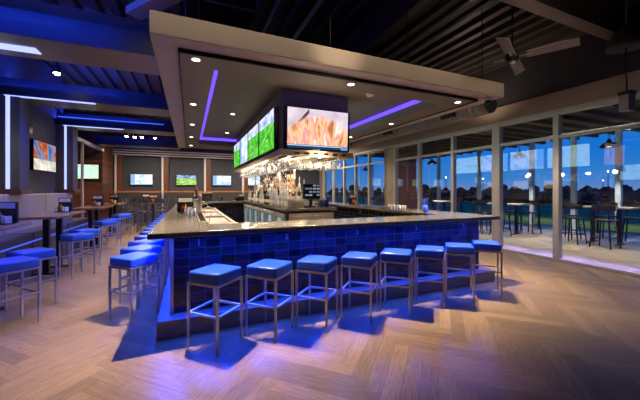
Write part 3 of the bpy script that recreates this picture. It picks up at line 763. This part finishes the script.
def make_chair(label, loc, rz, group='dining chairs in the far area'):
    t = thing('bar_chair', label, 'chair', loc, rz, group)
    MB().box(-.2, .2, -.2, .2, .72, .77).build('seat', 'seatleather', t, .015)
    for sx in (-1, 1):
        for sy in (-1, 1): MB().bar((sx*.2, sy*.2, 0), (sx*.17, sy*.17, .72), .03).build('leg', 'chairmetal', t)
    for sx in (-1, 1): MB().bar((sx*.18, .19, .74), (sx*.18, .25, 1.22), .03).build('back_post', 'chairmetal', t)
    MB().bar((-.19, .245, 1.14), (.19, .245, 1.14), .02, .16).build('backrest', 'seatleather', t)
    b = MB()
    for s in (-1, 1): b.bar((-.185, s*.185, .3), (.185, s*.185, .3), .018)
    b.build('foot_rail', 'chairmetal', t)
    return t
def far_table(x, y, label, w=.8, mat='tablewood', z=1.05):
    t = thing('dining_table', label, 'table', (x, y, 0), 0, 'tables in the far dining area')
    MB().box(-w/2, w/2, -.38, .38, z - .04, z).build('table_top', mat, t, .006)
    MB().tube([(0, 0, .03), (0, 0, z - .04)], .04, 10).build('column', 'blackmetal', t)
    MB().box(-.3, .3, -.3, .3, 0, .03).build('base', 'blackmetal', t, .004)
ft = [(-1.3, 13.6, 'dark table before the leftmost far booth'), (-1.75, 15.4, 'dark table before the pale blue TV'), (.35, 15.3, 'table before the meadow TV'), (2.3, 14.6, 'table before the pinkish TV'), (4.3, 14.8, 'rightmost far dining table')]
ch0 = None
for k, (x, y, l) in enumerate(ft):
    far_table(x, y, l)
    for q, (dx, dy, rz) in enumerate(((-.25, -.62, PI), (.3, -.62, PI), (-.66, .0, PI/2), (.66, .05, -PI/2))):
        lab = 'dark metal bar chair, %s of the %s' % (['front left', 'front right', 'left side', 'right side'][q], l.replace('dark table', 'table'))
        if ch0 is None: ch0 = make_chair(lab, (x + dx, y + dy, 0), rz)
        else: dup(ch0, (x + dx, y + dy, 0), rz + random.uniform(-.15, .15), lab)
    dup(c0, (x, y, 1.05), .2, 'condiment caddy on the ' + l)
# service cabinet near far end
t = thing('service_station', 'dark service cabinet with a lit beige top behind the left counter', 'cabinet', (.55, 13.4, 0))
MB().box(-.32, .32, -.25, .25, 0, 1.38).build('body', 'black', t, .006); MB().box(-.34, .34, -.27, .27, 1.38, 1.45).build('top', 'beige', t, .006)
MB().box(-.3, -.01, -.262, -.25, .1, 1.3).build('door', 'seatleather', t); MB().box(.01, .3, -.262, -.25, .1, 1.3).build('door', 'seatleather', t)
# far wall washers
for x in (-2.1, -.1, 1.6, 3.2): lamp('SPOT', 'wall_wash_lamp', (x, YB - .5, 3.1), 40, WARM, spot_size=math.radians(80), spot_blend=.7, shadow_soft_size=.03)
for x, y in ((-1.6, 14.5), (1.0, 14.5), (3.6, 14.5), (6.0, 14)): lamp('SPOT', 'dining_lamp', (x, y, 3.9), 480, (1, .86, .7), spot_size=math.radians(172), spot_blend=.8, shadow_soft_size=.08)
lamp('SPOT', 'alcove_lamp', (-4.2, 13.2, 3.6), 330, (1, .7, .45), spot_size=math.radians(130), spot_blend=.8, shadow_soft_size=.08)

# ------------------------------------------------------------------ island back bar
IXa, IXb, IYa, IYb = 1.72, 2.7, 5.5, 10.4
t = thing('back_bar', 'bar island with glass door coolers and a stainless front', 'back bar', (2.21, 5.5, 0))
dx = 2.21
MB().box(IXa - dx, IXb - dx, .0, IYb - IYa, 0, 1.14).build('carcass', 'steelbeam', t)
MB().box(IXa - dx - .04, IXb - dx + .04, -.05, IYb - IYa + .04, 1.14, 1.2).build('worktop', 'stone', t, .008)
MB().box(IXa - dx + .02, IXb - dx - .02, -.03, -.0, .1, 1.1).build('front_panel', 'steel', t, .004)
for k, (a, c) in enumerate(((-.44, -.02), (.02, .44))):
    d = MB().box(a, c, -.05, -.03, .55, 1.05).build('drawer', 'steel', t, .004)
    MB().bar((a + .08, -.075, .98), (c - .08, -.075, .98), .015).build('handle', 'chrome', d)
for k in range(6):
    y0 = .12 + k*.8
    g = MB().box(IXa - dx - .03, IXa - dx - .005, y0, y0 + .7, .2, 1.08).build('cooler_door', 'alu', t, .004)
    MB().box(IXa - dx - .036, IXa - dx - .031, y0 + .06, y0 + .64, .26, 1.02).build('pane', 'coolerglass', g)
    MB().box(IXa - dx - .034, IXa - dx - .0312, y0 + .22, y0 + .46, .3, .98).build('lit_interior', 'coolerglow', g)
    MB().bar((IXa - dx - .06, y0 + .03, .45), (IXa - dx - .06, y0 + .03, .85), .016).build('handle', 'chrome', g)
# liquor display: stepped shelf with amber back panel, and the posts up to the tower
t = thing('liquor_display', 'stepped liquor shelf with amber lit panel on the island', 'shelf', (2.24, 8.0, 1.2))
MB().box(-.36, .36, -1.75, 2.2, 0, .1).build('step', 'cream', t, .004)
MB().box(-.22, .22, -1.6, 2.1, .1, .26).build('step', 'cream', t, .004)
MB().box(-.1, .1, -1.5, 2.0, .26, .42).build('step', 'cream', t, .004)
for yy in (-1.1, .1, 1.3): MB().box(-.015, .015, yy - .28, yy + .28, .421, .72).build('light_panel', 'amberglow', t)
for k, (x, y) in enumerate(((2.05, 7.0), (2.45, 7.0), (2.05, 9.9), (2.45, 9.9))):
    t = thing('tower_post', 'pale round post from the island to the TV tower, %s' % ['left front', 'right front', 'left rear', 'right rear'][k], 'post', (x, y + .28, 1.2), 0, 'posts under the TV tower')
    z0 = .26 if k < 2 else .26
    y = 0
    MB().tube([(0, 0, .261), (0, 0, BZ0 - 1.2)], .03, 10).build('shaft', 'chrome', t); MB().lathe([(.06, .262), (.06, .28)], n=12).build('flange', 'chrome', t)
# wide white column beside the point of sale
# point of sale terminal
t = thing('sales_terminal', 'black point of sale touch screen on the island front', 'terminal', (2.3, 5.72, 1.2), .15)
MB().box(-.13, .13, -.08, .1, 0, .03).build('foot', 'black', t, .005); MB().bar((0, .04, .03), (0, .03, .25), .05).build('neck', 'black', t)
MB().box(-.2, .2, -.02, .03, .17, .48).build('monitor', 'black', t, .01); MB().box(-.18, .18, -.024, -.019, .2, .46).build('screen', screen('sales menu', 'menu', .55), t)
t = thing('receipt_printer', 'small black receipt printer right of the sales terminal', 'printer', (2.58, 5.72, 1.2)); MB().box(-.07, .07, -.09, .09, 0, .14).build('case', 'black', t, .01); MB().box(-.04, .04, -.02, .0, .14, .19).build('receipt', 'napkin', t)
t = thing('ice_bin', 'stainless bin on the island front left of the terminal', 'bin', (1.95, 5.7, 1.2)); MB().box(-.13, .13, -.12, .12, 0, .14).build('bin', 'steel', t, .01); MB().box(-.13, .13, -.12, .12, .14, .16).build('lid', 'steel', t, .004)

# stainless work sinks behind the left counter
sk = None
for k, (y, w_) in enumerate(((5.3, 'nearest'), (7.14, 'second'), (8.98, 'third'), (10.82, 'farthest'))):
    lab = 'stainless work sink behind the left counter, %s of four' % w_
    if sk is None:
        sk = thing('work_sink', lab, 'sink', (.56, y, 0), 0, 'work sinks behind the left counter')
        MB().box(-.3, .3, -.9, .9, .45, .86).build('cabinet', 'steel', sk, .006)
        MB().ring((-.31, .31, -.91, .91), (-.2, .24, -.8, .8), .86, .90).build('rim', 'steel', sk, .004)
        MB().box(-.31, -.29, -.9, .9, .90, 1.03).build('splash_guard', 'steel', sk)
        MB().tube([(-.25, 0, .90), (-.25, 0, 1.12), (-.18, 0, 1.18), (-.08, 0, 1.14)], .012, 8).build('faucet', 'chrome', sk)
        for sx in (-.27, .27):
            for sy in (-.85, .85): MB().tube([(sx, sy, 0), (sx, sy, .45)], .018, 8).build('leg', 'steel', sk)
    else: dup(sk, (.56, y, 0), 0, lab)
# bottles
def bottle(kind, liq, label, group):
    t = thing('liquor_bottle', label, 'bottle', group=group)
    if kind == 0: prof = [(.036, 0), (.038, .01), (.038, .17), (.03, .2), (.014, .23), (.013, .29)]
    elif kind == 1: prof = [(.042, 0), (.044, .01), (.044, .14), (.036, .17), (.013, .19), (.013, .26)]
    else: prof = [(.03, 0), (.033, .01), (.034, .2), (.022, .235), (.013, .26), (.012, .33)]
    MB().lathe(prof, n=10).build('bottle_body', liq, t)
    r = prof[2][0] + .0008
    MB().lathe([(r, .05), (r, .12)], n=10, cap=False).build('paper_label', 'paper', t)
    zt = prof[-1][1]
    MB().lathe([(.008, zt), (.008, zt + .02), (.004, zt + .06)], n=6).build('pourer', 'chrome', t)
    return t
liqs = ['amberliq', 'clearliq', 'greenliq', 'darkliq', 'clearliq', 'clearliq', 'clearliq', 'darkliq', 'amberliq', 'clearliq']
nm = {'amberliq': 'amber', 'clearliq': 'clear', 'greenliq': 'green', 'darkliq': 'dark', 'redliq': 'red'}
protos = {}
spotsb = []
for k in range(22): spotsb.append((1.96, 6.3 + k*.175, 1.30, 'left lower step'))
for k in range(18): spotsb.append((2.1, 6.5 + k*.2, 1.46, 'left upper step'))
for k in range(5): spotsb.append((1.98 + k*.13, 6.32, 1.30, 'front end of the lower step'))
for k in range(4): spotsb.append((2.08 + k*.11, 6.46, 1.46, 'front end of the upper step'))
for k in range(16): spotsb.append((2.2, 6.6 + k*.2, 1.62, 'left top step'))
for k in range(14): spotsb.append((1.76, 6.1 + k*.28, 1.2, 'island worktop edge'))
seen = {}
for i, (x, y, z, w) in enumerate(spotsb):
    if any(math.hypot(x - px, y - py) < .11 for px, py in ((2.05, 7.28), (2.45, 7.28), (2.05, 10.18), (2.45, 10.18))): continue
    kd = random.randrange(3); lq = random.choice(liqs)
    key = (kd, lq)
    shape = ['round shouldered', 'squat', 'tall slim'][kd]
    lab = '%s %s liquor bottle with a pourer on the %s' % (shape, nm[lq], w)
    grp = '%s %s bottles on the %s' % (shape, nm[lq], w)
    if key not in protos:
        protos[key] = bottle(kd, lq, lab, grp); protos[key].location = (x, y, z)
    else: dup(protos[key], (x, y, z), random.uniform(0, 6), lab, grp)

# hanging stemware under the tower
rails = thing('glass_rack', 'rows of dark metal stemware rails under the TV tower', 'rack', (2.2, 5.3, BZ0))
fx = [BX0 + .14 + k*.21 for k in range(6)]
b = MB()
gl = []
for k, x in enumerate(fx):
    for s in (-.02, .02): MB().box(x - 2.2 + s - .006, x - 2.2 + s + .006, -.06, .62, -.03, 0).build('rail', 'blackmetal', rails)
    for q in range(5): gl.append((x, 5.3 + q*.125, 'front'))
ly = [6.1 + k*.3 for k in range(15)]
for y in ly:
    for s in (-.02, .02): MB().box(BX0 - 2.2 + .005, BX0 - 2.2 + .42, y - 5.3 + s - .006, y - 5.3 + s + .006, -.03, 0).build('rail', 'blackmetal', rails)
    for q in range(3): gl.append((BX0 + .05 + q*.135, y, 'left'))
g0 = None
for x, y, side in gl:
    lab = 'clear wine glass hanging upside down under the %s of the TV tower' % ('front' if side == 'front' else 'left side'); grp = 'stemware hanging under the tower %s' % side
    if g0 is None:
        g0 = MB().lathe([(.034, 0), (.034, -.004), (.005, -.009), (.004, -.085), (.012, -.095), (.034, -.115), (.043, -.15), (.041, -.185), (.034, -.215), (.031, -.215), (.038, -.185), (.04, -.15), (.031, -.118), (.004, -.1)], n=12, cap=False).build('wine_glass', 'stemware', loc=(x, y, BZ0 - .0305))
        tag(g0, lab, 'wine glass', grp)
    else:
        g = g0.copy(); C.objects.link(g); g.location = (x, y, BZ0 - .0305); g['label'] = lab; g['group'] = grp
# lamps under the tower
for x, y in ((2.2, 5.1), (1.9, 5.95), (1.62, 6.9), (1.62, 8.2), (1.62, 9.5), (2.65, 7.5)):
    lamp('POINT', 'tower_puck_lamp', (x, y, BZ0 - .06), 34, (1, .78, .52), shadow_soft_size=.05)

# things on the worktop, left counter inner edge
t = thing('drink_rail', 'stainless drip rail let into the inner edge of the left counter', 'drip tray', (.17, 5.3, 1.11))
MB().box(-.05, .06, -.85, 1.6, 0, .012).build('tray', 'steel', t, .003)
b = MB()
for k in range(40): b.box(-.035, .045, -.82 + k*.06, -.8 + k*.06, .012, .016)
b.build('grate', 'blackmetal', t)
t = thing('tap_tower', 'tall chrome beer tap tower with a red handle on the left counter', 'beer tap', (.18, 6.05, 1.122))
MB().lathe([(.06, 0), (.06, .02), (.04, .04), (.036, .3), (.045, .32), (.02, .36)], n=14).build('column', 'steel', t)
for s in (-1, 1):
    f_ = MB().tube([(-.02, s*.025, .25), (-.1, s*.025, .25), (-.12, s*.025, .21)], .012, 8).build('faucet', 'chrome', t)
    MB().lathe([(.01, .27), (.014, .32), (.02, .42), (.012, .5)], (-.06, s*.025, 0), 8).build('handle', 'red' if s > 0 else 'woodpost', f_)
dup(c0, (-.05, 6.3, 1.11), .3, 'black condiment caddy left of the beer tap on the left counter')
t = thing('napkin_holder', 'woven amber holder on the left counter beside the caddy', 'holder', (-.12, 6.75, 1.11)); MB().lathe([(.07, 0), (.08, .08), (.085, .16)], n=16).build('cup', 'boothwood', t); MB().box(-.04, .04, -.04, .04, .1, .2).build('napkins', 'napkin', t)
tum0 = None
def tumbler(x, y, z, lab, grp='tumblers on the bar'):
    global tum0
    if tum0 is None:
        tum0 = MB().lathe([(.028, 0), (.034, .11), (.031, .11), (.026, .01)], n=12, cap=False).build('tumbler', 'stemware', loc=(x, y, z)); tag(tum0, lab, 'glass', grp); return
    g = tum0.copy(); C.objects.link(g); g.location = (x, y, z); g['label'] = lab; g['group'] = grp
for x, y in ((.02, 5.65), (.08, 5.82), (-.04, 5.84), (.0, 6.05)): tumbler(x, y, 1.11, 'clear tumbler in the cluster beside the beer tap')
# right counter
t = thing('straw_holder', 'blue lit jar of straws on the right front of the counter', 'jar', (4.28, 4.62, 1.11))
MB().lathe([(.05, 0), (.055, .02), (.055, .14)], n=14).build('jar', 'bluebottle', t)  # blue light on jar and straws is put into the material colour
for k in range(6): MB().tube([(.02*math.cos(k), .02*math.sin(k), .02), (.045*math.cos(k), .045*math.sin(k), .27)], .004, 5).build('straw', 'bluebottle', t)
t = thing('blue_bottle', 'blue spray bottle standing beside the sales terminal', 'bottle', (2.52, 5.6, 1.2)); MB().lathe([(.03, 0), (.032, .12), (.012, .16), (.012, .19)], n=10).build('body', 'bluebottle', t); MB().box(-.015, .03, -.012, .012, .19, .22).build('nozzle', 'white', t)
for k in range(6): tumbler(4.24, 5.2 + k*.1, 1.11, 'clear tumbler in the row on the right counter', 'tumblers on the right counter')
t = thing('bar_mat', 'black rubber bar mat on the inner edge of the right counter', 'mat', (4.33, 6.6, 1.11)); MB().box(-.14, .14, -.6, .6, 0, .015).build('mat', 'black', t, .004)
dup(c0, (4.5, 7.8, 1.11), .3, 'condiment caddy on the right counter')

# ------------------------------------------------------------------ patio
struct(MB().box(XR + .12, 14.2, YF, 24, -.13, -.01).build('patio_floor', 'patio'))
struct(MB().box(14.2, 40, -40, 70, -.16, -.05).build('lawn', 'lawn'))
struct(MB().box(40, 220, -120, 200, -.2, -.1).build('far_ground', 'asphalt'))
b = MB(); b.box(XR + .22, 14.0, YF, 15.6, 3.62, 3.75)
for k in range(32): b.box(XR + .3, 13.9, YF + .6*k, YF + .6*k + .12, 3.5, 3.62)
struct(b.build('patio_roof', 'deck'))
struct(MB().box(8.0, 8.4, 9.58, 10.2, -.01, 3.5).build('patio_column', 'woodpost'))
for k, y in enumerate((1.9, 4.98, 6.2, 7.62, 10.0, 12.5, 15.5, 19)):
    struct(MB().box(12.44, 12.58, y - .07, y + .07, -.01, 3.5).build('patio_post', 'bluegrey', bevel=.005))
t = thing('railing', 'dark horizontal cable railing along the patio edge', 'railing', (13.6, 8, -.01))
MB().box(-.04, .04, -11, 15.5, 1.1, 1.16).build('top_rail', 'steelbeam', t)
for z in (.25, .45, .65, .85): MB().box(-.006, .006, -11, 15.5, z, z + .012).build('cable', 'blackmetal', t)
for y in range(-10, 16, 2): MB().box(-.03, .03, y - .03, y + .03, 0, 1.1).build('baluster', 'steelbeam', t)
def patio_table(x, y, label, rz):
    t = thing('patio_table', label, 'table', (x, y, -.01), rz, 'patio tables')
    MB().box(-.38, .38, -.62, .62, 1.03, 1.075).build('table_top', 'fanblade', t, .01)
    for s in (-1, 1):
        l = MB().box(-.045, .045, s*.3 - .045, s*.3 + .045, .02, 1.03).build('leg', 'blackmetal', t)
        MB().box(-.28, .28, s*.3 - .04, s*.3 + .04, 0, .02).build('foot_bar', 'blackmetal', l)
def make_patio_stool(label, loc, rz):
    t = thing('patio_stool', label, 'bar stool', loc, rz, 'patio bar stools')
    MB().box(-.2, .2, -.2, .2, .72, .76).build('seat', 'blackmetal', t, .01)
    for sx in (-1, 1):
        for sy in (-1, 1): MB().bar((sx*.23, sy*.23, 0), (sx*.17, sy*.17, .72), .028).build('leg', 'blackmetal', t)
    b = MB(); pts = [(.25*math.sin(a), .02 + .22*math.cos(a), 1.09) for a in [(-1.5 + 3.0*i/10) for i in range(11)]]
    for p, q in zip(pts, pts[1:]): b.bar(p, q, .022, .17)
    b.build('backrest', 'blackmetal', t)
    for sx in (-1, 1): MB().bar((sx*.17, .18, .74), (sx*.18, .2, 1.03), .022).build('back_post', 'blackmetal', t)
    b = MB()
    for s in (-1, 1): b.bar((-.21, s*.21, .28), (.21, s*.21, .28), .018); b.bar((s*.21, -.21, .28), (s*.21, .21, .28), .018)
    b.build('foot_rail', 'blackmetal', t)
    return t
pts_ = [(11.2, 4.75, 'the right patio table'), (10.6, 7.3, 'the middle patio table'), (10.4, 10.4, 'the far patio table'), (10.3, 13.6, 'the farthest patio table')]
p0 = None
for k, (x, y, l) in enumerate(pts_):
    patio_table(x, y, ['pale topped high table at the right of the patio', 'pale topped high table in the middle of the patio', 'pale topped high patio table seen past the bar end', 'farthest pale topped patio table'][k], .1)
    for q, (dx_, dy_, rz) in enumerate(((-.86, .4, PI/2), (-.9, -.36, PI/2), (.72, .3, -PI/2), (.74, -.34, -PI/2), (0, .95, 0))):
        lab = 'black curved back stool at %s, %s' % (l, ['window side far', 'window side near', 'railing side far', 'railing side near', 'far end'][q])
        if p0 is None: p0 = make_patio_stool(lab, (x + dx_, y + dy_, -.01), rz)
        else: dup(p0, (x + dx_, y + dy_, -.01), rz + random.uniform(-.2, .2), lab)
pd0 = None
for k, (x, y, z, l) in enumerate(((11.5, 4.8, 2.82, 'above the right patio table'), (11.4, 7.4, 2.78, 'above the middle patio table'), (10.3, 10.7, 2.75, 'above the far patio table'), (10.0, 15.9, 2.75, 'farthest on the patio'))):
    lab = 'black dome pendant lamp hanging ' + l
    if pd0 is None:
        pd0 = thing('pendant_lamp', lab, 'pendant lamp', (x, y, z), 0, 'patio pendant lamps')
        MB().lathe([(.22, 0), (.225, .015), (.2, .07), (.12, .14), (.06, .17), (.045, .24), (.02, .26)], n=20, cap=False).build('shade', 'blackmetal', pd0)
        MB().lathe([(.06, .02), (.07, .06), (.04, .12)], n=10).build('bulb', 'green_led', pd0)
        MB().tube([(0, 0, .25), (0, 0, 3.5 - 2.82)], .01, 6).build('cord', 'black', pd0)
    else: dup(pd0, (x, y, z), 0, lab)
    lamp('SPOT', 'pendant_glow', (x, y, z - .03), 500, WARM, spot_size=math.radians(92), spot_blend=.5, shadow_soft_size=.05)
tag(MB().box(-.04, .04, -2.4, 2.4, 0, .05).build('strip_light', 'led_white', loc=(12.0, 4.3, 3.455)), 'long white strip light under the patio roof', 'light')  # glowing strip added in place of a reflected streak in the panes
lamp('AREA', 'lawn_lamp', (17, 8, 2.2), 120, (1, .9, .6), shape='RECTANGLE', size=2, size_y=14).data.spread = math.radians(110)
o = lamp('AREA', 'patio_roof_lamp', (9.3, 7.5, 3.45), 320, (1, .82, .56), shape='RECTANGLE', size=.2, size_y=13); o.data.spread = math.radians(90)
# trees
def make_tree(x, y, h, label, seed):
    rnd = random.Random(seed)
    t = thing('tree', label, 'tree', (x, y, -.1), rnd.uniform(0, 6), 'trees on the horizon')
    MB().tube([(0, 0, 0), (.1, 0, h*.35), (.05, .1, h*.6)], [.16, .12, .07], 7).build('trunk', 'bark', t)
    b = MB()
    for k in range(9):
        r = h*rnd.uniform(.16, .27)
        mtx = Matrix.Translation((rnd.uniform(-.2, .2)*h, rnd.uniform(-.2, .2)*h, h*rnd.uniform(.3, .82)))
        g = bmesh.ops.create_icosphere(b.bm, subdivisions=2, radius=r, matrix=mtx)
        for v in g['verts']:
            c = mtx.translation; v.co = c + (v.co - c)*rnd.uniform(.75, 1.2)
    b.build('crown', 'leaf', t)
    return t
tr = random.Random(3)
tp = [make_tree(60, 20, 2.2, '', s) for s in range(3)]
k = 0
pos = []
for a in range(27):
    ang = math.radians(26 + a*2.05)                    # bearing from +Y towards +X
    d = 58 + tr.uniform(-3, 3) + (5 if a % 2 else 0)
    pos.append((d*math.sin(ang), d*math.cos(ang)))
for i, (x, y) in enumerate(pos):
    s = tr.uniform(.85, 1.2)
    lab = 'dark tree in the line on the horizon beyond the patio'
    if i < 3:
        tp[i].location = (x, y, -.1); tp[i].scale = (s, s, s); tp[i]['label'] = lab
    else: dup(tp[i % 3], (x, y, -.1), tr.uniform(0, 6), lab, None, (s, s, s))
hedge = MB(); rh = random.Random(5)
for k in range(97):
    y_ = -20 + k*.6
    mtx = Matrix.Translation((36 + rh.uniform(-.3, .3), y_, .75 + rh.uniform(-.1, .15)))
    g = bmesh.ops.create_icosphere(hedge.bm, subdivisions=1, radius=rh.uniform(.75, .95), matrix=mtx)
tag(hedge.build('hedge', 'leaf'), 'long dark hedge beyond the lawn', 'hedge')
sl0 = None
for k, (px, py, d, mt) in enumerate(((608, 172, 46, 'lampglow'), (603, 181, 50, 'pinkglow'), (530, 178, 52, 'lampglow'), (446, 178, 48, 'lampglow'), (560, 172.5, 60, 'lampglow'), (483, 179, 55, 'lampglow'))):
    a = (px - 320)/301
    x = d*(math.sin(YAW) + a*math.cos(YAW)); y = d*(math.cos(YAW) - a*math.sin(YAW)); z = H + (190 - py)/301*d + .1
    t = thing('street_lamp', ['white street lamp tallest at the right of the horizon', 'pink glowing street lamp low over the trees at the right', 'street lamp beyond the middle patio table', 'street lamp seen past the right end of the bar', 'small high street lamp left of the right patio table', 'street lamp seen through the pane beside the wide mullion'][k], 'street lamp', (x, y, -.1), 0, 'street lamps on the horizon')
    MB().tube([(0, 0, 0), (0, 0, z)], .05, 6).build('pole', 'steelbeam', t)
    MB().lathe([(.02, z), (.07, z + .04), (.085, z + .09), (.06, z + .14), (.02, z + .17)], n=10).build('globe', mt, t)

# ------------------------------------------------------------------ world: dusk sky
w = bpy.data.worlds.new('dusk'); bpy.context.scene.world = w; w.use_nodes = True
nt = w.node_tree; nt.nodes.clear()
tc = nt.nodes.new('ShaderNodeTexCoord'); sp = nt.nodes.new('ShaderNodeSeparateXYZ'); nt.links.new(tc.outputs['Generated'], sp.inputs[0])
rp = nt.nodes.new('ShaderNodeValToRGB'); cr = rp.color_ramp
st = [(0.0, lin('#3a4a5c')), (.5, lin('#6c8cc0')), (.515, lin('#3d84cc')), (.55, lin('#1a78d2')), (.7, lin('#1566c8')), (1, lin('#123c90'))]
mp = nt.nodes.new('ShaderNodeMath'); mp.operation = 'MULTIPLY_ADD'; mp.inputs[1].default_value = .5; mp.inputs[2].default_value = .5
nt.links.new(sp.outputs[2], mp.inputs[0]); nt.links.new(mp.outputs[0], rp.inputs[0])
while len(cr.elements) < len(st): cr.elements.new(.5)
for e, (p, c) in zip(cr.elements, st): e.position = p; e.color = c
bg = nt.nodes.new('ShaderNodeBackground'); bg.inputs[1].default_value = 1.15
nt.links.new(rp.outputs[0], bg.inputs[0])
wo = nt.nodes.new('ShaderNodeOutputWorld'); nt.links.new(bg.outputs[0], wo.inputs[0])

S = bpy.context.scene
S.view_settings.view_transform = 'Standard'; S.view_settings.look = 'None'; S.view_settings.gamma = 1; S.view_settings.exposure = 0
S.view_settings.use_curve_mapping = False
S.cycles.use_denoising = True; S.cycles.max_bounces = 8; S.cycles.transparent_max_bounces = 16
S.cycles.sample_clamp_indirect = 4; S.cycles.caustics_reflective = False; S.cycles.caustics_refractive = False
